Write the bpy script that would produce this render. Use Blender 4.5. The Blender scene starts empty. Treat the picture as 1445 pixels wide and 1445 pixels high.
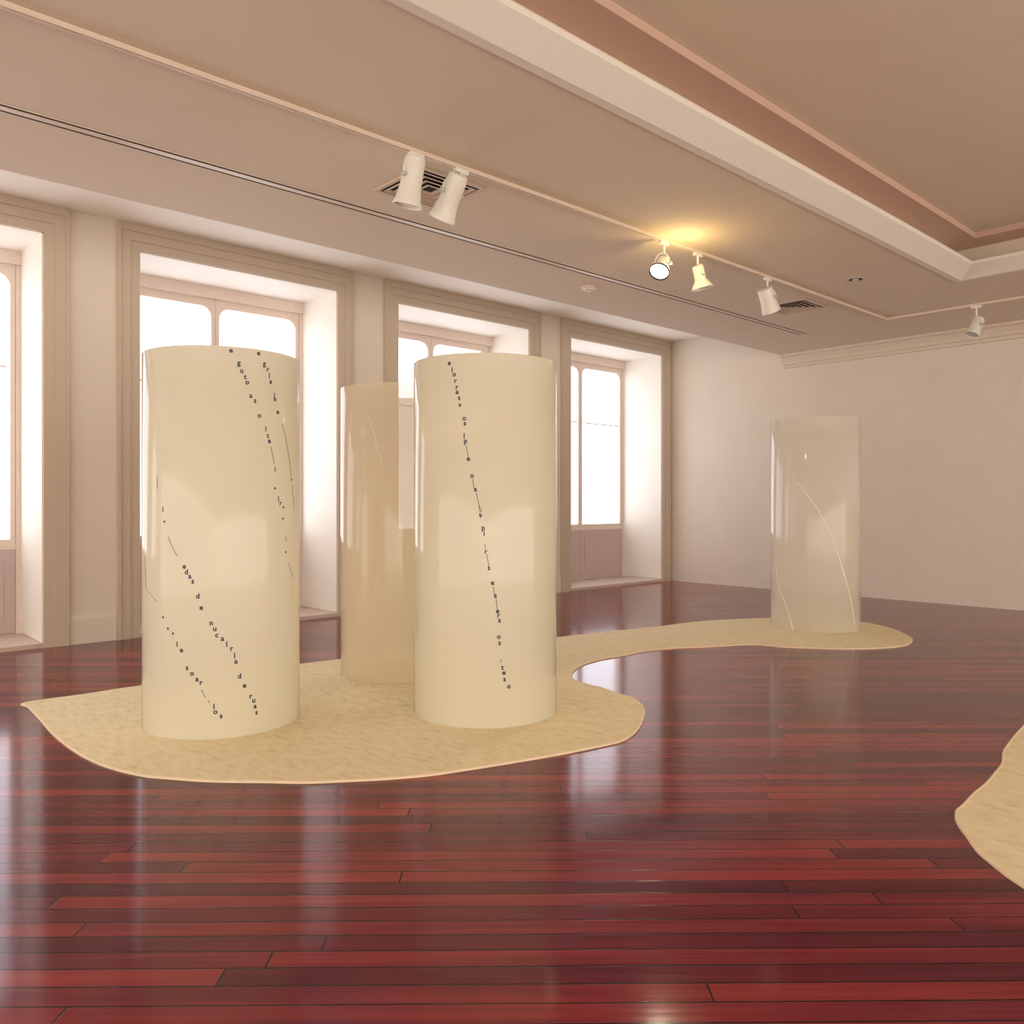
import bpy, bmesh, math, random
from mathutils import Vector, Matrix
PI = math.pi
sc = bpy.context.scene
col = sc.collection
random.seed(4)

# ------------------------------------------------------------------ camera
YAW = math.radians(47.32)
cd = bpy.data.cameras.new('camera'); cd.sensor_width = 36; cd.lens = 36 * 1155 / 1445
cd.shift_y = -13.5 / 1445; cd.clip_start = .05
cam = bpy.data.objects.new('camera', cd); col.objects.link(cam)
cam.location = (0, 0, 1.5); cam.rotation_euler = (PI / 2, 0, YAW)
sc.camera = cam

# ------------------------------------------------------------------ sky outside the windows
wd = bpy.data.worlds.new('daylight'); sc.world = wd; wd.use_nodes = True
bg = wd.node_tree.nodes['Background']
bg.inputs[0].default_value = (.96, .93, 1.0, 1); bg.inputs[1].default_value = 3.6

# ------------------------------------------------------------------ large area lights
def area(name, loc, rot, sx, sy, power, colour):
    l = bpy.data.lights.new(name, 'AREA'); l.shape = 'RECTANGLE'; l.size = sx; l.size_y = sy
    l.energy = power; l.color = colour
    o = bpy.data.objects.new(name, l); o.location = loc; o.rotation_euler = rot; col.objects.link(o)
    return o
WARM = (1, .935, .83)
# added fill lights, not windows: wall-sized, at the unseen side and back walls
area('side_fill_light', (5.9, 3.95, 2.0), (0, PI / 2, 0), 3.9, 17.5, 640, WARM)
area('back_fill_light', (-1.75, -4.9, 2.0), (PI / 2, 0, 0), 15.2, 3.9, 400, WARM)

sc.view_settings.view_transform = 'Standard'; sc.view_settings.look = 'None'
sc.view_settings.gamma = 1; sc.view_settings.use_curve_mapping = False
sc.view_settings.exposure = -0.04

# ------------------------------------------------------------------ materials
def lin(r, g, b):
    f = lambda c: (c / 255 / 12.92) if c / 255 <= .04045 else ((c / 255 + .055) / 1.055) ** 2.4
    return (f(r), f(g), f(b), 1)

def mat(name, colour, rough=.7, metal=0, noise=.04, scale=12, spec=.5, bump=0):
    m = bpy.data.materials.new(name); m.use_nodes = True
    nt = m.node_tree; b = nt.nodes['Principled BSDF']
    b.inputs['Roughness'].default_value = rough; b.inputs['Metallic'].default_value = metal
    b.inputs['Specular IOR Level'].default_value = spec
    tc = nt.nodes.new('ShaderNodeTexCoord'); n = nt.nodes.new('ShaderNodeTexNoise')
    n.inputs['Scale'].default_value = scale; n.inputs['Detail'].default_value = 4
    nt.links.new(tc.outputs['Object'], n.inputs['Vector'])
    r = nt.nodes.new('ShaderNodeValToRGB')
    c = colour
    r.color_ramp.elements[0].position = .3; r.color_ramp.elements[1].position = .7
    r.color_ramp.elements[0].color = tuple(v * (1 - noise) for v in c[:3]) + (1,)
    r.color_ramp.elements[1].color = tuple(min(1, v * (1 + noise)) for v in c[:3]) + (1,)
    nt.links.new(n.outputs['Fac'], r.inputs['Fac']); nt.links.new(r.outputs['Color'], b.inputs['Base Color'])
    if bump:
        bp = nt.nodes.new('ShaderNodeBump'); bp.inputs['Strength'].default_value = bump; bp.inputs['Distance'].default_value = .01
        nt.links.new(n.outputs['Fac'], bp.inputs['Height']); nt.links.new(bp.outputs['Normal'], b.inputs['Normal'])
    return m

M = {}
M['wall'] = mat('wall_paint', (.78, .705, .605, 1), .75, noise=.02, scale=2)
M['casing'] = mat('casing_paint', (.60, .505, .40, 1), .6, noise=.02, scale=2)
M['ceiling'] = mat('ceiling_paint', (.74, .64, .51, 1), .85, noise=.015, scale=2)
M['cove'] = mat('cove_brightened_paint', (.93, .89, .79, 1), .8, noise=.01)  # whitened in place of cove lighting: the brightness is put into the colour
M['rim'] = mat('coffer_rim_paint', (.82, .78, .70, 1), .7, noise=.01)
M['pink'] = mat('coffer_band_paint', (.62, .43, .33, 1), .8, noise=.01)
M['reveal'] = mat('reveal_paint', (.88, .84, .76, 1), .6, noise=.01)
M['frame'] = mat('window_frame_paint', (.77, .65, .57, 1), .5, noise=.02)
M['panel'] = mat('door_panel_paint', (.56, .44, .42, 1), .5, noise=.02)
M['threshold'] = mat('threshold_stone', (.62, .50, .42, 1), .5, noise=.08)
M['white_metal'] = mat('white_enamel', (.82, .80, .72, 1), .35, noise=.01)
M['grey_metal'] = mat('grey_enamel', (.55, .54, .50, 1), .4, noise=.02)
M['track'] = mat('track_enamel', (.74, .61, .49, 1), .4, noise=.01)
M['dark'] = mat('dark_void', (.02, .018, .016, 1), .9)
M['vent'] = mat('vent_enamel', (.60, .47, .36, 1), .5, noise=.02)
M['ink'] = mat('blue_black_ink', (.012, .014, .05, 1), .4, noise=.2, scale=60)
M['ink_faint'] = mat('pencil_grey_ink', (.10, .09, .07, 1), .5, noise=.2, scale=60)
M['ink_white'] = mat('white_ink', (.95, .93, .82, 1), .4, noise=.02)

def emit(name, colour, s):
    m = bpy.data.materials.new(name); m.use_nodes = True; nt = m.node_tree
    b = nt.nodes['Principled BSDF']; b.inputs['Base Color'].default_value = colour
    b.inputs['Emission Color'].default_value = colour; b.inputs['Emission Strength'].default_value = s
    return m
M['lamp_on'] = emit('lamp_glass_lit', (1, .93, .86, 1), 6)

def glass_mat():
    m = bpy.data.materials.new('window_glass'); m.use_nodes = True; nt = m.node_tree
    nt.nodes.clear(); o = nt.nodes.new('ShaderNodeOutputMaterial')
    t = nt.nodes.new('ShaderNodeBsdfTransparent'); t.inputs[0].default_value = (.97, .97, .97, 1)
    g = nt.nodes.new('ShaderNodeBsdfGlossy'); g.inputs['Roughness'].default_value = .02
    x = nt.nodes.new('ShaderNodeMixShader'); x.inputs[0].default_value = .05
    nt.links.new(t.outputs[0], x.inputs[1]); nt.links.new(g.outputs[0], x.inputs[2]); nt.links.new(x.outputs[0], o.inputs[0])
    return m
M['glass'] = glass_mat()

def resin(name, colour, trans=.35, clear=0.0):
    """milky glossy sheet: light scatters off it and through it"""
    m = bpy.data.materials.new(name); m.use_nodes = True; nt = m.node_tree; nt.nodes.clear()
    N = nt.nodes.new; L = nt.links.new
    o = N('ShaderNodeOutputMaterial'); d = N('ShaderNodeBsdfDiffuse'); t = N('ShaderNodeBsdfTranslucent')
    tc = N('ShaderNodeTexCoord'); n = N('ShaderNodeTexNoise'); n.inputs['Scale'].default_value = 1.3
    mp = N('ShaderNodeMapping'); mp.inputs['Scale'].default_value = (1, 1, .5)
    L(tc.outputs['Object'], mp.inputs[0]); L(mp.outputs[0], n.inputs['Vector'])
    r = N('ShaderNodeValToRGB'); r.color_ramp.elements[0].position = .35; r.color_ramp.elements[1].position = .65
    r.color_ramp.elements[0].color = tuple(v * .96 for v in colour[:3]) + (1,); r.color_ramp.elements[1].color = colour
    L(n.outputs['Fac'], r.inputs['Fac'])
    L(r.outputs[0], d.inputs[0]); L(r.outputs[0], t.inputs[0])
    x = N('ShaderNodeMixShader'); x.inputs[0].default_value = trans; L(d.outputs[0], x.inputs[1]); L(t.outputs[0], x.inputs[2])
    last = x
    if clear:
        tp = N('ShaderNodeBsdfTransparent'); x3 = N('ShaderNodeMixShader'); x3.inputs[0].default_value = clear
        L(x.outputs[0], x3.inputs[1]); L(tp.outputs[0], x3.inputs[2]); last = x3
    g = N('ShaderNodeBsdfGlossy'); g.inputs['Roughness'].default_value = .08
    fr = N('ShaderNodeFresnel'); fr.inputs['IOR'].default_value = 1.5
    y = N('ShaderNodeMixShader'); L(fr.outputs[0], y.inputs[0]); L(last.outputs[0], y.inputs[1]); L(g.outputs[0], y.inputs[2])
    # one scattering layer per wall: the inner face of the sheet, met from within, lets light pass
    ge = N('ShaderNodeNewGeometry'); tb = N('ShaderNodeBsdfTransparent'); z = N('ShaderNodeMixShader')
    L(ge.outputs['Backfacing'], z.inputs[0]); L(y.outputs[0], z.inputs[1]); L(tb.outputs[0], z.inputs[2])
    L(z.outputs[0], o.inputs[0])
    return m
M['resin_white'] = resin('milky_cream_resin', (.92, .875, .72, 1), .38)
M['resin_yellow'] = resin('honey_cream_resin', (.96, .86, .64, 1), .50, .25)
M['resin_clear'] = resin('pale_misty_resin', (.96, .91, .78, 1), .48, .42)

def floor_mat():
    m = bpy.data.materials.new('glossy_red_hardwood'); m.use_nodes = True; nt = m.node_tree
    N = nt.nodes.new; L = nt.links.new; b = nt.nodes['Principled BSDF']
    tc = N('ShaderNodeTexCoord'); mp = N('ShaderNodeMapping'); mp.inputs['Rotation'].default_value = (0, 0, -YAW - .012)
    L(tc.outputs['Object'], mp.inputs[0])
    br = N('ShaderNodeTexBrick'); br.offset = 0; br.inputs['Scale'].default_value = 1
    br.inputs['Brick Width'].default_value = 3.1; br.inputs['Row Height'].default_value = .098
    br.inputs['Mortar Size'].default_value = .0038; br.inputs['Mortar Smooth'].default_value = .2; br.inputs['Bias'].default_value = 0
    br.inputs['Color1'].default_value = (0, 0, 0, 1); br.inputs['Color2'].default_value = (1, 1, 1, 1)
    br.inputs['Mortar'].default_value = (.5, .5, .5, 1)
    # every row starts at its own random place
    sx = N('ShaderNodeSeparateXYZ'); L(mp.outputs[0], sx.inputs[0])
    dv = N('ShaderNodeMath'); dv.operation = 'DIVIDE'; dv.inputs[1].default_value = .098; L(sx.outputs[1], dv.inputs[0])
    fl = N('ShaderNodeMath'); fl.operation = 'FLOOR'; L(dv.outputs[0], fl.inputs[0])
    wn = N('ShaderNodeTexWhiteNoise'); wn.noise_dimensions = '1D'; L(fl.outputs[0], wn.inputs['W'])
    ma = N('ShaderNodeMath'); ma.operation = 'MULTIPLY_ADD'; ma.inputs[1].default_value = 3.1; L(wn.outputs['Value'], ma.inputs[0]); L(sx.outputs[0], ma.inputs[2])
    cx = N('ShaderNodeCombineXYZ'); L(ma.outputs[0], cx.inputs[0]); L(sx.outputs[1], cx.inputs[1])
    L(cx.outputs[0], br.inputs['Vector'])
    # grain, drawn out along the planks
    m2 = N('ShaderNodeMapping'); m2.inputs['Scale'].default_value = (1.2, 26, 1); L(mp.outputs[0], m2.inputs[0])
    gr = N('ShaderNodeTexNoise'); gr.inputs['Scale'].default_value = 1.6; gr.inputs['Detail'].default_value = 7; L(m2.outputs[0], gr.inputs['Vector'])
    m3 = N('ShaderNodeMapping'); m3.inputs['Scale'].default_value = (.25, 2.6, 1); L(mp.outputs[0], m3.inputs[0])
    bl = N('ShaderNodeTexNoise'); bl.inputs['Scale'].default_value = 1.5; L(m3.outputs[0], bl.inputs['Vector'])
    a1 = N('ShaderNodeMath'); a1.operation = 'MULTIPLY'; a1.inputs[1].default_value = .46; L(br.outputs['Color'], a1.inputs[0])
    a2 = N('ShaderNodeMath'); a2.operation = 'MULTIPLY_ADD'; a2.inputs[1].default_value = .34; L(gr.outputs['Fac'], a2.inputs[0]); L(a1.outputs[0], a2.inputs[2])
    a3 = N('ShaderNodeMath'); a3.operation = 'MULTIPLY_ADD'; a3.inputs[1].default_value = .78; L(bl.outputs['Fac'], a3.inputs[0]); L(a2.outputs[0], a3.inputs[2])
    r = N('ShaderNodeValToRGB'); e = r.color_ramp.elements
    e[0].position = .48; e[0].color = (.060, .008, .021, 1); e[1].position = 1.12; e[1].color = (.27, .030, .034, 1)
    k = r.color_ramp.elements.new(.78); k.color = (.135, .013, .026, 1)
    L(a3.outputs[0], r.inputs['Fac'])
    mx = N('ShaderNodeMix'); mx.data_type = 'RGBA'; L(br.outputs['Fac'], mx.inputs['Factor'])
    L(r.outputs[0], mx.inputs[6]); mx.inputs[7].default_value = (.012, .003, .005, 1)
    L(mx.outputs[2], b.inputs['Base Color'])
    b.inputs['Roughness'].default_value = .1; b.inputs['Specular IOR Level'].default_value = .26
    rr = N('ShaderNodeMapRange'); rr.inputs[3].default_value = .07; rr.inputs[4].default_value = .15
    L(gr.outputs['Fac'], rr.inputs[0]); L(rr.outputs[0], b.inputs['Roughness'])
    inv = N('ShaderNodeMath'); inv.operation = 'SUBTRACT'; inv.inputs[0].default_value = 1; L(br.outputs['Fac'], inv.inputs[1])
    ad = N('ShaderNodeMath'); ad.operation = 'MULTIPLY_ADD'; ad.inputs[1].default_value = .12; L(gr.outputs['Fac'], ad.inputs[0]); L(inv.outputs[0], ad.inputs[2])
    bp = N('ShaderNodeBump'); bp.inputs['Strength'].default_value = .12; bp.inputs['Distance'].default_value = .003
    L(ad.outputs[0], bp.inputs['Height']); L(bp.outputs['Normal'], b.inputs['Normal'])
    return m
M['floor'] = floor_mat()

def sand_mat():
    m = bpy.data.materials.new('sand_coloured_felt'); m.use_nodes = True; nt = m.node_tree
    N = nt.nodes.new; L = nt.links.new; b = nt.nodes['Principled BSDF']
    tc = N('ShaderNodeTexCoord')
    n = N('ShaderNodeTexNoise'); n.inputs['Scale'].default_value = 14; n.inputs['Detail'].default_value = 9; n.inputs['Roughness'].default_value = .7
    mp = N('ShaderNodeMapping'); mp.inputs['Rotation'].default_value = (0, 0, -YAW); mp.inputs['Scale'].default_value = (.6, 1.6, 1)
    L(tc.outputs['Object'], mp.inputs[0]); L(mp.outputs[0], n.inputs['Vector'])
    r = N('ShaderNodeValToRGB'); e = r.color_ramp.elements
    e[0].position = .28; e[0].color = (.60, .48, .28, 1); e[1].position = .62; e[1].color = (.84, .74, .50, 1)
    k = e.new(.42); k.color = (.76, .65, .41, 1)
    L(n.outputs['Fac'], r.inputs[0]); L(r.outputs[0], b.inputs['Base Color'])
    b.inputs['Roughness'].default_value = .85; b.inputs['Specular IOR Level'].default_value = .2
    bp = N('ShaderNodeBump'); bp.inputs['Strength'].default_value = .35; bp.inputs['Distance'].default_value = .004
    L(n.outputs['Fac'], bp.inputs['Height']); L(bp.outputs['Normal'], b.inputs['Normal'])
    return m
M['sand'] = sand_mat()
M['sand_edge'] = mat('cream_mat_edge', (.85, .68, .48, 1), .8)

# ------------------------------------------------------------------ helpers
def tag(o, label=None, cat=None, group=None, kind=None):
    if label: o['label'] = label
    if cat: o['category'] = cat
    if group: o['group'] = group
    if kind: o['kind'] = kind
    return o

def obj(name, bm, m, parent=None, smooth=False, loc=None, fix=True):
    me = bpy.data.meshes.new(name)
    if fix: bmesh.ops.recalc_face_normals(bm, faces=bm.faces)
    bm.to_mesh(me); bm.free()
    me.materials.append(m)
    if smooth:
        for p in me.polygons: p.use_smooth = True
    o = bpy.data.objects.new(name, me); col.objects.link(o)
    if parent: o.parent = parent
    if loc: o.location = loc
    return o

def empty(name, loc=(0, 0, 0), rz=0):
    o = bpy.data.objects.new(name, None); o.empty_display_size = .1
    o.location = loc; o.rotation_euler = (0, 0, rz); col.objects.link(o)
    return o

def box(bm, x0, x1, y0, y1, z0, z1):
    v = [bm.verts.new((x, y, z)) for z in (z0, z1) for y in (y0, y1) for x in (x0, x1)]
    for f in ((0, 2, 3, 1), (4, 5, 7, 6), (0, 1, 5, 4), (2, 6, 7, 3), (0, 4, 6, 2), (1, 3, 7, 5)):
        bm.faces.new([v[i] for i in f])

def boxes(*bs):
    bm = bmesh.new()
    for b in bs: box(bm, *b)
    return bm

def prism(bm, pts, axis, a0, a1):
    """closed outline pts (2D) swept from a0 to a1 along axis"""
    def P(p, a):
        return {'x': (a, p[0], p[1]), 'y': (p[0], a, p[1]), 'z': (p[0], p[1], a)}[axis]
    A = [bm.verts.new(P(p, a0)) for p in pts]; B = [bm.verts.new(P(p, a1)) for p in pts]
    n = len(pts)
    bm.faces.new(A); bm.faces.new(B[::-1])
    for i in range(n): bm.faces.new((A[i], B[i], B[(i + 1) % n], A[(i + 1) % n]))

def ring_sweep(bm, x0, x1, y0, y1, sec):
    """sec: list of (inset, z); swept round the rectangle, mitred"""
    rings = []
    for d, z in sec:
        rings.append([bm.verts.new(p) for p in ((x0 + d, y0 + d, z), (x1 - d, y0 + d, z), (x1 - d, y1 - d, z), (x0 + d, y1 - d, z))])
    n = len(sec)
    for i in range(n):
        A, B = rings[i], rings[(i + 1) % n]
        for k in range(4): bm.faces.new((A[k], A[(k + 1) % 4], B[(k + 1) % 4], B[k]))

def lathe(bm, prof, n=32, closed=False):
    rings = []
    for r, z in prof:
        rings.append([bm.verts.new((r * math.cos(2 * PI * i / n), r * math.sin(2 * PI * i / n), z)) for i in range(n)])
    pairs = list(zip(rings, rings[1:])) + ([(rings[-1], rings[0])] if closed else [])
    for A, B in pairs:
        for i in range(n): bm.faces.new((A[i], A[(i + 1) % n], B[(i + 1) % n], B[i]))
    return rings

def tube(bm, pts, r, n=8):
    pts = [Vector(p) for p in pts]; rings = []
    for i, p in enumerate(pts):
        d = (pts[min(i + 1, len(pts) - 1)] - pts[max(i - 1, 0)]).normalized()
        a = d.orthogonal().normalized() if i == 0 else (a - d * a.dot(d)).normalized()
        b = d.cross(a)
        rings.append([bm.verts.new(p + r * (a * math.cos(2 * PI * k / n) + b * math.sin(2 * PI * k / n))) for k in range(n)])
    for A, B in zip(rings, rings[1:]):
        for i in range(n): bm.faces.new((A[i], A[(i + 1) % n], B[(i + 1) % n], B[i]))
    bm.faces.new(rings[0][::-1]); bm.faces.new(rings[-1])

def bevel(o, w, seg=2):
    b = o.modifiers.new('bevel', 'BEVEL'); b.width = w; b.segments = seg; b.limit_method = 'ANGLE'; b.angle_limit = math.radians(40)
    return o

# ------------------------------------------------------------------ room shell
XL, XR, YB, YF = -9.5, 6.0, -5.0, 12.9       # left wall, side wall, back wall, far wall
DEEP = .9                                     # depth of the window recesses
ZC, ZU = 4.0, 4.58                            # dropped ceiling, upper ceiling
XE = -7.12                                    # edge of the dropped ceiling
WIN = [(-3.84, -1.32), (-.36, 2.17), (3.12, 5.62), (6.58, 9.125), (10.09, 12.61)]
ZW = 4.29

def st(name, bm, m): return tag(obj(name, bm, m), kind='structure')
st('floor', boxes((XL - DEEP - .3, XR + .3, YB - .3, YF + .3, -.2, 0)), M['floor'])

# left wall: piers between the recesses and the strip above them
bm = bmesh.new()
edges = [YB] + [v for w in WIN for v in w] + [YF]
for a, b in zip(edges[::2], edges[1::2]): box(bm, XL - DEEP - .25, XL, a, b, 0, ZW)
box(bm, XL - DEEP - .25, XL, YB, YF, ZW, 4.75)
for a, b in WIN:                               # outer sill
    pass
st('wall_left', bm, M['wall'])
st('wall_far', boxes((XL - DEEP - .25, XR + .3, YF, YF + .25, 0, 4.75)), M['wall'])
st('wall_side', boxes((XR, XR + .25, YB, YF, 0, 4.75)), M['wall'])
st('wall_back', boxes((XL - DEEP - .25, XR + .25, YB - .25, YB, 0, 4.75)), M['wall'])

# dropped ceiling with the coffer opening
CX0, CX1, CY0, CY1 = -3.40, 3.4, -3.0, 9.98
bm = bmesh.new()
box(bm, XE, CX0, YB, YF, ZC, 4.55); box(bm, CX1, XR, YB, YF, ZC, 4.55)
box(bm, CX0, CX1, YB, CY0, ZC, 4.55); box(bm, CX0, CX1, CY1, YF, ZC, 4.55)
st('ceiling', bm, M['ceiling'])
st('ceiling_upper', boxes((XL - .02, XR, YB, YF, ZU, 4.75)), M['cove'])
bm = bmesh.new()
ring_sweep(bm, CX0, CX1, CY0, CY1, [(0, 3.985), (.07, 3.985), (.235, 4.10), (.235, 4.135), (0, 4.135)])
st('trim_1', bm, M['rim'])
bm = bmesh.new()
ring_sweep(bm, CX0, CX1, CY0, CY1, [(0, 4.34), (.02, 4.34), (.29, 4.36), (.29, 4.42), (0, 4.42)])
st('trim_2', bm, M['pink'])
bm = boxes((CX0, CX1, CY0, CY1, 4.42, 4.54))
st('ceiling_coffer', bm, M['ceiling'])
# crown moulding along the far wall
bm = bmesh.new()
prism(bm, [(YF, ZC), (YF - .17, ZC), (YF - .17, ZC - .03), (YF - .12, ZC - .05), (YF - .07, ZC - .11), (YF - .055, ZC - .16), (YF - .03, ZC - .165), (YF - .03, ZC - .215), (YF, ZC - .22)], 'x', XE, XR)
st('trim_3', bm, M['ceiling'])
# baseboards
bm = bmesh.new()
for a, b in zip(edges[::2], edges[1::2]):
    a2 = a + (.24 if a != YB else 0); b2 = b - (.24 if b != YF else 0)
    if b2 - a2 > .08: prism(bm, [(XL, 0), (XL + .022, 0), (XL + .022, .26), (XL + .010, .30), (XL, .30)], 'y', a2, b2)
st('baseboard_left', bm, M['wall'])

# windows -------------------------------------------------------------------
def ring_rect(y0, y1, z0, z1, w, x0, x1, bm):
    """frame standing on the floor: two stiles and a head"""
    box(bm, x0, x1, y0, y0 + w, z0, z1); box(bm, x0, x1, y1 - w, y1, z0, z1); box(bm, x0, x1, y0 + w, y1 - w, z1 - w, z1)

def arch_leaf(bm, y0, y1, z0, z1, x0, x1, stile=.05, rise=.14):
    """a leaf board with a glass opening whose top corners are rounded"""
    a, b, c, d = y0 + stile, y1 - stile, z0 + .06, z1 - .10
    inner = [(a, c)] + [(a + rise * (1 - math.cos(t)), d - rise * (1 - math.sin(t))) for t in [k * PI / 16 for k in range(9)]]
    inner += [(b - rise * (1 - math.cos(t)), d - rise * (1 - math.sin(t))) for t in [k * PI / 16 for k in range(8, -1, -1)]] + [(b, c)]
    n = len(inner)
    def outer(i):
        y, z = inner[i]
        if i == 0: return (y0, z0)
        if i == n - 1: return (y1, z0)
        if i <= 1: return (y0, z)
        if i >= n - 2: return (y1, z)
        if i < n // 2: return (y0 + (y1 - y0) * .5 * (i - 2) / (n // 2 - 3) if i > 2 else y0, z1)
        return (y0 + (y1 - y0) * (.5 + .5 * (i - n // 2) / (n - 3 - n // 2)), z1)
    O = [outer(i) for i in range(n)]
    vi = [[bm.verts.new((x, p[0], p[1])) for p in inner] for x in (x0, x1)]
    vo = [[bm.verts.new((x, p[0], p[1])) for p in O] for x in (x0, x1)]
    for i in range(n):
        j = (i + 1) % n
        for s in (0, 1):
            bm.faces.new((vi[s][i], vi[s][j], vo[s][j], vo[s][i]))
        bm.faces.new((vi[0][i], vi[1][i], vi[1][j], vi[0][j]))
        bm.faces.new((vo[0][i], vo[0][j], vo[1][j], vo[1][i]))

XB = XL - DEEP
for k, (a, b) in enumerate(WIN):
    w = tag(empty('window_%d' % (k + 1), (XL, (a + b) / 2, 0)), kind='structure')
    oy = (a + b) / 2; h = (b - a) / 2
    # stepped casing round the opening, on the room side
    bm = bmesh.new(); cw = .235 if b < 12 else .235
    for d0, d1, t in ((0, .10, .030), (.10, .20, .042), (.20, cw, .055)):
        for s in (-1, 1):
            y0, y1 = sorted((s * (h + d0), s * (h + d1))); box(bm, 0, t, y0, y1, 0, ZW + d0)
        box(bm, 0, t, -h - d1, h + d1, ZW + d0, min(ZW + d1, ZU - .002))
    box(bm, 0, .055, -h - cw, h + cw, ZW + cw, ZU - .001)
    obj('casing', bm, M['casing'], w)
    # pale lining of the recess
    bm = bmesh.new()
    for s in (-1, 1):
        y0, y1 = sorted((s * h, s * (h - .012))); box(bm, -DEEP, .005, y0, y1, .05, ZW)
    box(bm, -DEEP, .005, -h, h, ZW - .012, ZW)
    obj('reveal_lining', bm, M['reveal'], w)
    obj('threshold', boxes((-DEEP - .1, .02, -h, h, 0, .045)), M['threshold'], w)
    x0, x1 = -DEEP - .08, -DEEP
    fr = bmesh.new(); ring_rect(-h, h, .045, ZW, .06, x0, x1, fr); box(fr, x0, x1 + .04, -h, h, ZW - .16, ZW)
    box(fr, x0, x1 - .01, -h + .06, h - .06, .98, 1.03)
    obj('window_frame', fr, M['frame'], w)
    hl = h - .06
    for s in (-1, 1):
        y0, y1 = sorted((0, s * hl))
        bm = bmesh.new(); arch_leaf(bm, y0 + .004, y1 - .004, 1.03, ZW - .16, x0 + .02, x1 - .015)
        lf = obj('window_leaf', bm, M['frame'], w)
        obj('pane', boxes((x0 + .035, x0 + .043, y0 + .045, y1 - .045, 1.07, ZW - .22)), M['glass'], lf)
        obj('glazing_bar', boxes((x0 + .025, x1 - .02, y0 + .09, y1 - .09, 2.99, 3.01)), M['frame'], lf)
        pn = bmesh.new(); box(pn, x0 + .01, x1 - .015, y0 + .004, y1 - .004, .05, .98)
        lp = obj('lower_panel', pn, M['panel'], w)
        obj('panel_moulding', boxes((x1 - .016, x1 - .006, y0 + .12, y1 - .12, .20, .84)), M['panel'], lp)
    # daylight portal in the opening
    l = bpy.data.lights.new('window_portal', 'AREA'); l.shape = 'RECTANGLE'; l.size = 3.1; l.size_y = b - a - .2
    l.cycles.is_portal = True
    lo = bpy.data.objects.new('window_portal', l); lo.location = (XB - .12, oy, 2.6); lo.rotation_euler = (0, -PI / 2, 0); col.objects.link(lo)

# ------------------------------------------------------------------ sand coloured mats on the floor
MAT1 = [(-6.94, 1.465), (-6.93, 1.874), (-6.94, 2.301), (-6.866, 3.673), (-6.824, 4.072), (-6.668, 5.136), (-6.496, 5.76), (-6.302, 6.509), (-6.201, 7.129), (-6.047, 7.847), (-5.988, 8.333), (-5.864, 8.913), (-5.508, 9.581), (-5.074, 9.956), (-4.536, 10.082), (-4.286, 10.007), (-3.979, 9.77), (-3.688, 9.414), (-3.577, 9.189), (-3.505, 8.875), (-3.56, 8.567), (-3.795, 8.191), (-4.06, 7.965), (-4.348, 7.774), (-4.492, 7.742), (-4.665, 7.617), (-4.845, 7.235), (-5.044, 6.897), (-5.14, 6.556), (-5.138, 6.22), (-5.158, 5.93), (-5.11, 5.626), (-4.996, 5.37), (-4.869, 5.196), (-4.72, 5.063), (-4.549, 5.009), (-4.348, 4.998), (-4.136, 4.939), (-3.994, 4.921), (-3.835, 4.832), (-3.695, 4.705), (-3.521, 4.467), (-3.384, 4.228), (-3.307, 4.004), (-3.318, 3.815), (-3.377, 3.5), (-3.459, 3.176), (-3.545, 2.88), (-3.612, 2.685), (-3.721, 2.482), (-3.847, 2.295), (-3.956, 2.145), (-4.094, 2.011), (-4.31, 1.793), (-4.511, 1.642), (-4.663, 1.546), (-4.922, 1.459), (-5.169, 1.417), (-5.466, 1.399), (-5.879, 1.401), (-6.371, 1.431), (-6.777, 1.453)]
MAT2 = [(-1.725, 7.66), (-1.751, 6.814), (-1.692, 6.113), (-1.634, 5.641), (-1.6, 5.446), (-1.546, 5.25), (-1.517, 5.044), (-1.49, 4.786), (-1.483, 4.605), (-1.463, 4.393), (-1.456, 4.276), (-1.434, 4.193), (-1.387, 4.092), (-1.306, 3.966), (-1.232, 3.849), (-1.161, 3.771), (-1.035, 3.652), (-0.898, 3.586), (-0.657, 3.689), (-0.332, 4.414), (-0.322, 6.134), (-0.987, 7.951)]
TOP = .012
def smooth_loop(P, sub=5):
    out = []; n = len(P)
    for i in range(n):
        p0, p1, p2, p3 = (Vector(P[(i + k) % n]) for k in (-1, 0, 1, 2))
        sharp = (i == 0 or (i + 1) % n == 0)
        for j in range(sub):
            t = j / sub
            out.append(.5 * (2 * p1 + (p2 - p0) * t + (2 * p0 - 5 * p1 + 4 * p2 - p3) * t * t + (3 * p1 - p0 - 3 * p2 + p3) * t ** 3))
    return out

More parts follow.
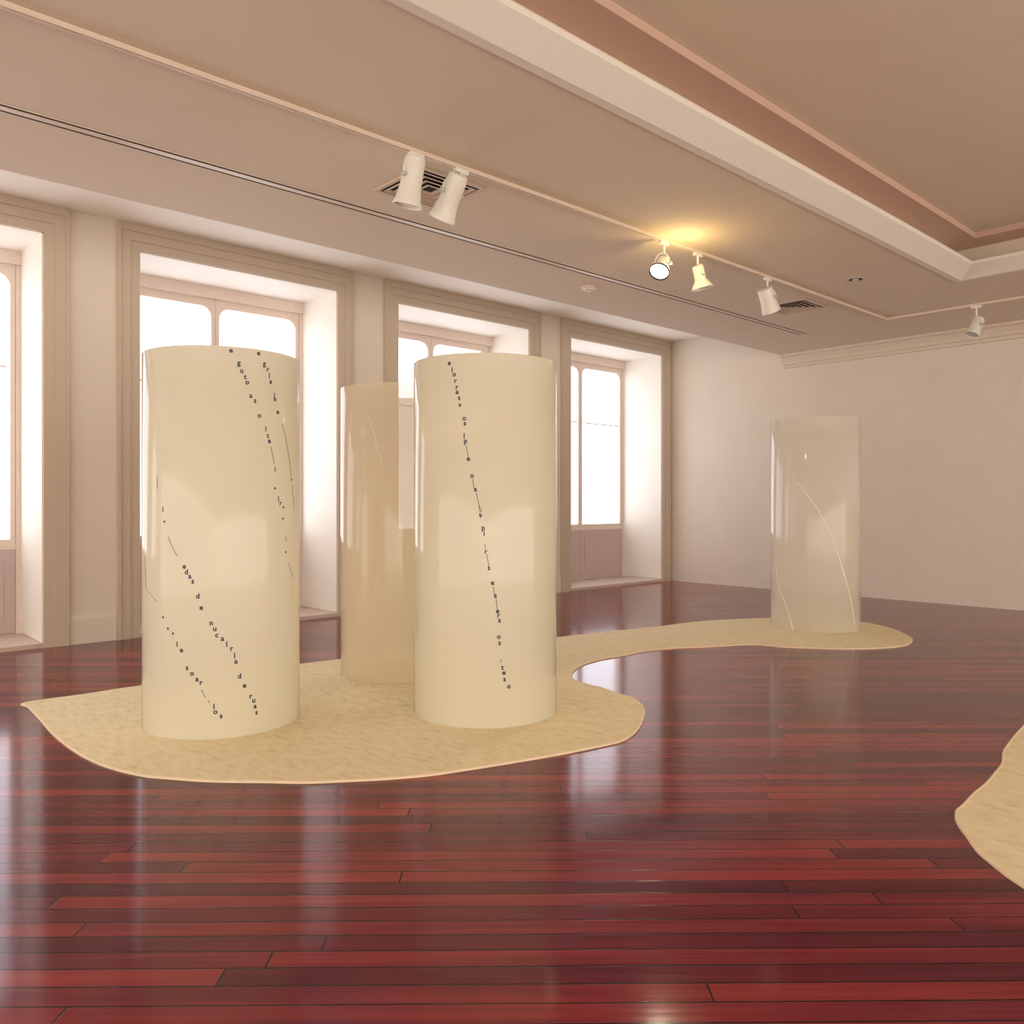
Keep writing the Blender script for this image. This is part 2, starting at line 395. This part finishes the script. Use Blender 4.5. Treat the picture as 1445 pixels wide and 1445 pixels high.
def floor_mat_object(P, label):
    pts = smooth_loop(P); n = len(pts)
    # layers: foot, side, rounded shoulder, top
    def inset(d):
        o = []
        for i, p in enumerate(pts):
            t = (pts[(i + 1) % n] - pts[i - 1]).normalized(); nn = Vector((-t.y, t.x)) * sgn
            o.append(p + nn * d)
        return o
    A = sum(pts[i].x * pts[(i + 1) % n].y - pts[(i + 1) % n].x * pts[i].y for i in range(n))
    sgn = 1 if A > 0 else -1
    bm = bmesh.new(); rings = []
    for d, z in ((0, 0), (0, TOP * .6), (.002, TOP * .88), (.006, TOP)):
        rings.append([bm.verts.new((p.x, p.y, z)) for p in inset(d)])
    for Aa, B in zip(rings, rings[1:]):
        for i in range(n): bm.faces.new((Aa[i], Aa[(i + 1) % n], B[(i + 1) % n], B[i]))
    f = bm.faces.new(rings[-1]); f2 = bm.faces.new(rings[0][::-1])
    bmesh.ops.triangulate(bm, faces=[f, f2])
    o = obj('floor_mat', bm, M['sand'])
    tag(o, label, 'mat')
    # stitched cream border lying on the very edge
    bm = bmesh.new(); q0, q1 = inset(-.004), inset(.022)
    a = [bm.verts.new((p.x, p.y, TOP * .9)) for p in inset(-.003)]; b = [bm.verts.new((p.x, p.y, TOP + .0015)) for p in inset(.003)]
    c = [bm.verts.new((p.x, p.y, TOP + .0015)) for p in inset(.009)]; d = [bm.verts.new((p.x, p.y, TOP - .002)) for p in inset(.011)]
    e = [bm.verts.new((p.x, p.y, .0005)) for p in inset(-.003)]
    for Aa, B in ((e, a), (a, b), (b, c), (c, d)):
        for i in range(n): bm.faces.new((Aa[i], Aa[(i + 1) % n], B[(i + 1) % n], B[i]))
    obj('edging', bm, M['sand_edge'], o)
    return o
floor_mat_object(MAT1, 'long curving sand-coloured mat under all four tall cylinders')
floor_mat_object(MAT2, 'sand-coloured mat with nothing on it, cut off at the right edge')

# ------------------------------------------------------------------ the tall cylinders
WR = {
 1: [
  [('e', [(-0.313, 2.458)]), ('g', [(-0.22, 2.377)]), ('u', [(-0.186, 2.334)]), ('t', [(-0.143, 2.299)]), ('o', [(-0.117, 2.264)]), ('a', [(-0.072, 2.18)]), ('s', [(-0.017, 2.151)]), ('o', [(0.04, 2.057)]), ('l', [(0.129, 1.978)]), ('t', [(0.161, 1.933)]), ('e', [(0.182, 1.897)]), ('-', [(0.204, 1.865), (0.26, 1.751)]), ('i', [(0.272, 1.718)]), ('.', [(0.272, 1.593)]), ('l', [(0.333, 1.523)]), ('r', [(0.371, 1.491)]), ('.', [(0.426, 1.467)]), ('.', [(0.412, 1.392)]), ('-', [(0.47, 1.273), (0.486, 1.24)]), ('.', [(0.47, 1.169)]), ('-', [(0.534, 1.091), (0.607, 1.031), (0.647, 0.991)])],
  [('e', [(0.03, 2.459)]), ('g', [(0.109, 2.39)]), ('r', [(0.161, 2.362)]), ('l', [(0.182, 2.326)]), ('a', [(0.204, 2.286)]), ('l', [(0.26, 2.201)]), ('n', [(0.272, 2.174)]), ('e', [(0.32, 2.093)]), ('-', [(0.398, 2.021), (0.455, 1.953), (0.518, 1.851), (0.569, 1.758), (0.607, 1.663)]), ('.', [(0.607, 1.653)]), ('-', [(0.626, 1.615), (0.669, 1.519), (0.692, 1.447)])],
  [('~', [(-1.283, 1.667), (-1.283, 1.586)]), ('l', [(-1.18, 1.455)]), ('.', [(-1.156, 1.379)]), ('-', [(-1.1, 1.286), (-1.036, 1.224), (-0.965, 1.162)]), ('e', [(-0.87, 1.096)]), ('d', [(-0.843, 1.065)]), ('a', [(-0.798, 1.034)]), ('s', [(-0.763, 1.003)]), ('d', [(-0.702, 0.914)]), ('e', [(-0.66, 0.838)]), ('n', [(-0.543, 0.74)]), ('u', [(-0.502, 0.703)]), ('c', [(-0.478, 0.663)]), ('a', [(-0.412, 0.639)]), ('l', [(-0.363, 0.606)]), ('r', [(-0.305, 0.573)]), ('l', [(-0.271, 0.531)]), ('a', [(-0.254, 0.49)]), ('d', [(-0.212, 0.398)]), ('e', [(-0.152, 0.331)]), ('r', [(-0.072, 0.257)]), ('u', [(-0.035, 0.227)]), ('a', [(-0.017, 0.189)]), ('s', [(0.002, 0.147)])],
  [('-', [(-1.594, 1.151), (-1.594, 1.046), (-1.567, 0.946), (-1.405, 0.906), (-1.283, 0.865)]), ('.', [(-1.18, 0.774)]), ('.', [(-1.1, 0.705)]), ('.', [(-1.025, 0.676)]), ('l', [(-0.965, 0.61)]), ('e', [(-0.907, 0.571)]), ('s', [(-0.834, 0.461)]), ('o', [(-0.772, 0.426)]), ('a', [(-0.711, 0.39)]), ('r', [(-0.66, 0.368)]), ('-', [(-0.66, 0.328), (-0.61, 0.274)]), ('-', [(-0.585, 0.26), (-0.56, 0.242)]), ('l', [(-0.511, 0.218)]), ('o', [(-0.494, 0.182)]), ('s', [(-0.428, 0.153)])]],
 2: [
  [('e', [(-1.199, 2.423)]), ('l', [(-1.157, 2.379)]), ('o', [(-1.126, 2.345)]), ('r', [(-1.106, 2.302)]), ('r', [(-1.086, 2.259)]), ('e', [(-1.086, 2.227)]), ('s', [(-1.056, 2.188)]), ('v', [(-1.046, 2.141)]), ('o', [(-0.988, 2.052)]), ('s', [(-0.979, 2.019)]), ('l', [(-0.988, 1.939)]), ('p', [(-0.969, 1.897)]), ('-', [(-0.969, 1.883), (-0.932, 1.799)]), ('e', [(-0.932, 1.785)]), ('o', [(-0.885, 1.673)]), ('-', [(-0.876, 1.654), (-0.857, 1.589)]), ('a', [(-0.839, 1.584)]), ('-', [(-0.83, 1.565), (-0.793, 1.481), (-0.757, 1.439)]), ('-', [(-0.793, 1.481), (-0.775, 1.416)]), ('v', [(-0.775, 1.411)]), ('p', [(-0.738, 1.323)]), ('i', [(-0.729, 1.295)]), ('-', [(-0.72, 1.225), (-0.711, 1.192)]), ('r', [(-0.702, 1.174)]), ('-', [(-0.693, 1.16), (-0.665, 1.076)]), ('s', [(-0.665, 1.066)]), ('e', [(-0.62, 0.968)]), ('-', [(-0.611, 0.945), (-0.592, 0.889)]), ('a', [(-0.583, 0.884)]), ('-', [(-0.574, 0.865), (-0.555, 0.786)]), ('e', [(-0.555, 0.781)]), ('r', [(-0.537, 0.753)]), ('s', [(-0.528, 0.72)]), ('o', [(-0.537, 0.612)]), ('s', [(-0.528, 0.57)]), ('-', [(-0.509, 0.467), (-0.509, 0.444)]), ('t', [(-0.49, 0.41)]), ('e', [(-0.471, 0.373)]), ('s', [(-0.462, 0.33)]), ('o', [(-0.404, 0.281)])]],
 3: [
  [('~', [(-1.131, 2.225), (-1.053, 2.107), (-0.979, 1.96), (-0.871, 1.785)])]],
 4: [
  [('~', [(-1.481, 1.737), (-1.369, 1.655), (-1.171, 1.524), (-1.008, 1.395), (-0.828, 1.218), (-0.67, 1.024), (-0.499, 0.764), (-0.323, 0.519), (-0.185, 0.271), (-0.104, 0.089)])],
  [('~', [(-2.108, 0.734), (-1.994, 0.487), (-1.788, 0.331), (-1.653, 0.157), (-1.565, -0.011)])]],
}
R, H, T = .512, 2.475, .010
_glyph = {}
def glyph(ch):
    if ch not in _glyph:
        cu = bpy.data.curves.new('glyph', 'FONT'); cu.body = ch; cu.size = 1; cu.align_x = 'CENTER'; cu.resolution_u = 3; cu.offset = .03
        o = bpy.data.objects.new('glyph', cu); col.objects.link(o)
        bpy.context.view_layer.update()
        me = bpy.data.meshes.new_from_object(o.evaluated_get(bpy.context.evaluated_depsgraph_get()))
        ys = [v.co.y for v in me.vertices]; xs = [v.co.x for v in me.vertices]
        yc = (min(ys) + max(ys)) / 2; xc = (min(xs) + max(xs)) / 2
        _glyph[ch] = ([(v.co.x - xc, v.co.y - yc) for v in me.vertices], [tuple(p.vertices) for p in me.polygons])
        bpy.data.objects.remove(o); bpy.data.curves.remove(cu); bpy.data.meshes.remove(me)
    return _glyph[ch]

def writing(parent, marks, m, size=.062, lw=.0035):
    """letters and pen strokes bent round the cylinder; (theta, z) per mark"""
    rr = R + .0012
    def P(th, z, r=rr): return (r * math.cos(th), r * math.sin(th), z - TOP)
    def plate(part, vs, fs):
        bm = bmesh.new()
        A = [bm.verts.new(P(t, z)) for t, z in vs]; B = [bm.verts.new(P(t, z, rr - .001)) for t, z in vs]
        for f in fs: bm.faces.new([A[i] for i in f]); bm.faces.new([B[i] for i in f][::-1])
        obj(part, bm, m, parent, fix=False)
    for ch, pts in marks:
        if ch in '-~':
            L = []; W = lw
            pts = [tuple(a + (b - a) * k / 8 for a, b in zip(p, q)) for p, q in zip(pts, pts[1:]) for k in range(8)] + [pts[-1]]
            for t, z in pts: L += [(t - W / 2 / R, z), (t + W / 2 / R, z)]
            plate('pen_stroke' if ch == '-' else 'pale_line', L, [(2 * i, 2 * i + 1, 2 * i + 3, 2 * i + 2) for i in range(len(pts) - 1)])
        elif ch == '.':
            th, z = pts[0]; n = 10; q = size * .16
            plate('ink_dot', [(th + q * math.cos(2 * PI * k / n) / R, z + q * math.sin(2 * PI * k / n)) for k in range(n)], [tuple(range(n))])
        else:
            v, f = glyph(ch); th, z = pts[0]
            plate('letter', [(th + x * size / R, z + y * size) for x, y in v], f)

def cylinder(x, y, m, label):
    root = empty('sculpture_cylinder', (x, y, TOP)); tag(root, label, 'cylinder sculpture', 'tall resin cylinders')
    bm = bmesh.new()
    lathe(bm, [(R - T, 0), (R - .001, 0), (R, .002), (R, H - .003), (R - .003, H), (R - T + .003, H), (R - T, H - .003)], 160, closed=True)
    obj('shell', bm, m, root, smooth=True)
    return root
c1 = cylinder(-5.494, 2.359, M['resin_white'], 'cream cylinder with several curling lines of dark writing near the pointed end of mat')
c2 = cylinder(-4.465, 3.856, M['resin_white'], 'cream cylinder with one single descending line of dark writing, in front of blank one')
c3 = cylinder(-5.987, 4.172, M['resin_yellow'], 'yellower blank cylinder half hidden behind the one with a single line of writing')
c4 = cylinder(-4.762, 9.34, M['resin_clear'], 'pale misty cylinder alone at the far end of the mat before the white wall')
for mk in WR[1]: writing(c1, mk, M['ink'], .046)
for mk in WR[2]: writing(c2, mk, M['ink'], .047)
for mk in WR[3]: writing(c3, mk, M['ink_white'], lw=.006)
for mk in WR[4]: writing(c4, mk, M['ink_white'], lw=.010)

# ------------------------------------------------------------------ ceiling fittings
def rail(axis, fixed, a0, a1, label):
    bm = bmesh.new(); w, d = .018, .030
    sec = [(-w, 0), (-w, -d), (-.006, -d), (-.006, -d + .012), (.006, -d + .012), (.006, -d), (w, -d), (w, 0)]
    prism(bm, [((fixed + p), ZC - .002 + q) for p, q in sec], 'y' if axis == 'y' else 'x', a0, a1)
    o = obj('lighting_track', bm, M['track']); tag(o, label, 'lighting track')
    bm = boxes((fixed - .022, fixed + .022, a1 - .03, a1 + .01, ZC - .036, ZC - .002)) if axis == 'y' else boxes((a0 - .01, a0 + .03, fixed - .022, fixed + .022, ZC - .036, ZC - .002))
    obj('end_cap', bm, M['track'], o)
    return o
TX, TY = -4.72, 11.25
rail('y', TX, -3.0, TY, 'long lighting track running down the ceiling parallel to the window wall')
rail('x', TY, TX + .03, 3.5, 'thin lighting track crossing the ceiling in front of the far white wall')

slot = tag(empty('slot_diffuser', (-6.0, 0, ZC)), 'long narrow slot diffuser running down the ceiling between windows and lighting track', 'air vent')
obj('frame', boxes((-.068, -.056, YB + .5, 11.44, -.004, 0), (.056, .068, YB + .5, 11.44, -.004, 0), (-.068, .068, 11.44, 11.46, -.004, 0)), M['ceiling'], slot)
obj('slot_void', boxes((-.056, .056, YB + .5, 11.44, -.002, 0)), M['dark'], slot)
obj('centre_blade', boxes((-.028, .028, YB + .5, 11.44, -.005, -.002)), M['track'], slot)

def vent(x, y, s, label):
    r = tag(empty('ceiling_vent', (x, y, ZC)), label, 'air vent', 'square ceiling vents')
    bm = bmesh.new(); h = s / 2
    ring_sweep(bm, -h, h, -h, h, [(0, 0), (.004, -.012), (.035, -.012), (.035, 0)])
    obj('frame', bm, M['vent'], r)
    obj('backing', boxes((-h + .03, h - .03, -h + .03, h - .03, -.002, -.0005)), M['dark'], r)
    for k in range(4):
        d = .055 + k * .06
        bm = bmesh.new(); ring_sweep(bm, -h, h, -h, h, [(d, -.014), (d + .036, -.003), (d + .038, -.005), (d + .002, -.016)])
        obj('louver', bm, M['vent'], r)
    return r
vent(-5.24, 3.94, .64, 'square ceiling vent right above the pair of large white spotlights')
vent(-5.24, 9.72, .60, 'smaller-looking square ceiling vent beside the grey spotlight at the far end of the track')

r = tag(empty('recessed_downlight', (-4.13, 9.04, ZC)), 'small round recessed downlight in the ceiling near the coffer corner', 'ceiling light')
bm = bmesh.new(); lathe(bm, [(.105, 0), (.105, -.006), (.078, -.010), (.074, -.001), (.074, 0)], 32, closed=True); obj('trim_ring', bm, M['vent'], r, True)
bm = bmesh.new(); g = lathe(bm, [(.074, -.002), (.03, -.0015)], 32); bm.faces.new(g[-1]); obj('baffle', bm, M['dark'], r)
bm = bmesh.new(); g = lathe(bm, [(.035, -.003), (.034, -.012), (.02, -.018)], 24); bm.faces.new(g[-1]); obj('bulb', bm, M['grey_metal'], r, True)
r = tag(empty('smoke_detector', (-6.38, 7.1, ZC)), 'round cream smoke detector on the ceiling between the slot and the windows', 'smoke detector')
bm = bmesh.new(); lathe(bm, [(.001, 0), (.095, 0), (.095, -.014), (.088, -.018), (.001, -.018)], 32); obj('base', bm, M['track'], r)
bm = bmesh.new(); g = lathe(bm, [(.066, -.018), (.062, -.034), (.045, -.046), (.02, -.050)], 32); bm.faces.new(g[-1]); obj('cover', bm, M['track'], r, True)

RT = Vector((math.cos(YAW), math.sin(YAW), 0)); FW = Vector((-math.sin(YAW), math.cos(YAW), 0)); UP = Vector((0, 0, 1))
def spot(x, y, drop, aim, prof, label, colour='white_metal', lit=False, lens_r=None, yoke=True, off=(0, 0, 0), along='y', group='spotlights on the track', lens_mat=None):
    """aim: direction of the beam (world). housing profile along the beam, from the back end"""
    root = tag(empty('track_spotlight', (x, y, ZC - .030)), label, 'spotlight', group)
    m = M[colour]
    aim = Vector(aim).normalized(); rot = aim.to_track_quat('Z', 'Y').to_matrix()
    obj('track_adapter', boxes((-.016, .016, -.06, .06, -.030, 0)) if along == 'y' else boxes((-.06, .06, -.016, .016, -.030, 0)), m, root)
    piv = Vector((0, 0, -drop)) + Vector(off)
    bm = bmesh.new(); tube(bm, [(0, 0, -.02), (0, 0, -drop * .35), (piv.x * .6, piv.y * .6, -drop * .55)] if not yoke else [(0, 0, -.02), (0, 0, -drop + .11)], .011, 10)
    obj('stem', bm, m, root)
    rmax = max(p[0] for p in prof)
    if yoke:
        # U-shaped bracket round the housing, hanging from the stem
        side = aim.cross(UP).normalized(); w = prof[len(prof) // 2][0] + .014
        bm = bmesh.new(); top = Vector((0, 0, -drop + .11)); pts = []
        for k in range(13):
            a = PI * k / 12; pts.append(piv + side * w * math.cos(a) + UP * (.11 * math.sin(a)))
        tube(bm, pts, .0075, 8); yk = obj('yoke', bm, m, root)
        for s in (-1, 1):
            bm = bmesh.new(); tube(bm, [piv + side * s * (w - .012), piv + side * s * (w + .022)], .016, 12); obj('knob', bm, M['grey_metal'], yk, True)
    bm = bmesh.new(); L = sum(p[1] for p in prof) and (prof[-1][1]); mid = L * .42
    g = lathe(bm, [(p[0], p[1] - mid) for p in prof] + [(prof[-1][0] - .008, L - mid), (prof[-1][0] - .012, L - mid - .03)], 32)
    bm.faces.new(g[0][::-1])
    bm.transform(Matrix.Translation(piv) @ rot.to_4x4())
    h = obj('lamp_housing', bm, m, root); bevel(h, .002)
    for p in h.data.polygons: p.use_smooth = True
    lr = lens_r or prof[-1][0] - .010
    bm = bmesh.new(); zl = L - mid - (.004 if lit else .022)
    g = lathe(bm, [(lr, zl - .004), (lr * .8, zl + .002), (lr * .4, zl + .007), (lr * .1, zl + .008)], 28); bm.faces.new(g[-1])
    bm.transform(Matrix.Translation(piv) @ rot.to_4x4())
    ln = obj('lens', bm, M['lamp_on'] if lit else M[lens_mat or 'grey_metal'], root, True)
    if lit:
        bm = bmesh.new(); lathe(bm, [(lr + .001, L - mid - .012), (lr + .011, L - mid - .01), (lr + .011, L - mid + .006), (lr + .001, L - mid + .006)], 32, closed=True)
        bm.transform(Matrix.Translation(piv) @ rot.to_4x4()); obj('rim', bm, M['dark'], root)
    return root

CAN = [(.045, 0), (.055, .01), (.058, .20), (.062, .25), (.078, .33), (.080, .36)]
BIG = [(.055, 0), (.070, .008), (.076, .05), (.076, .20), (.092, .30), (.104, .33), (.106, .345)]
# the large pair by the near vent
spot(TX, 3.43, .17, -UP * 1 - .20 * RT + .12 * FW, BIG, 'larger white can spotlight on the left of the near pair, its lamp face showing', group='near pair of large spotlights', off=-.03 * RT, lens_mat='reveal')
spot(TX, 3.84, .175, -.85 * UP - .42 * RT + .40 * FW, BIG, 'white can spotlight on the right of the near pair, tilted away to the left', group='near pair of large spotlights', off=-.07 * RT)
PAR = [(.040, 0), (.052, .006), (.052, .07), (.062, .10), (.090, .15), (.104, .175)]
p = spot(TX, 6.31, .22, -.78 * UP - .34 * RT - .52 * FW, PAR, 'lit spotlight with a glowing round lamp face, first on the far half of the track', lit=True, lens_r=.088, off=-.02 * RT)
spot(TX, 6.86, .22, -.95 * UP + .22 * RT + .05 * FW, [(.050, 0), (.058, .006), (.058, .13), (.066, .15), (.100, .20), (.108, .225)], 'unlit spotlight with a flared rim right beside the lit one', lens_mat='reveal', off=.02 * RT)
spot(TX, 8.18, .22, -.80 * UP + .36 * RT + .30 * FW, [(.070, 0), (.082, .01), (.086, .17), (.098, .24), (.104, .27)], 'unlit grey-white can spotlight in a loop bracket, last before the end of the long track')
spot(-3.6, TY, .25, -.80 * UP - .42 * RT - .12 * FW, [(.050, 0), (.062, .01), (.066, .15), (.080, .22), (.088, .25)], 'small grey spotlight hanging alone from the thin track before the far white wall', along='x', group='spotlight on the crossing track')
# the lit lamp: its beam, and the light that escapes through the back of its housing
l = bpy.data.lights.new('lit_spot_beam', 'SPOT'); l.energy = 60; l.color = (1, .86, .62); l.spot_size = 1.1; l.spot_blend = .6; l.shadow_soft_size = .05
a = (-.78 * UP - .34 * RT - .52 * FW).normalized()
o = bpy.data.objects.new('lit_spot_beam', l); o.location = Vector((TX, 6.31, ZC - .03 - .22)) + a * .15; o.rotation_euler = a.to_track_quat('-Z', 'Y').to_euler(); col.objects.link(o)
l = bpy.data.lights.new('lit_spot_spill', 'POINT'); l.energy = 9; l.color = (1, .70, .28); l.shadow_soft_size = .03
o = bpy.data.objects.new('lit_spot_spill', l); o.location = Vector((TX + .17, 6.38, ZC - .30)); col.objects.link(o)
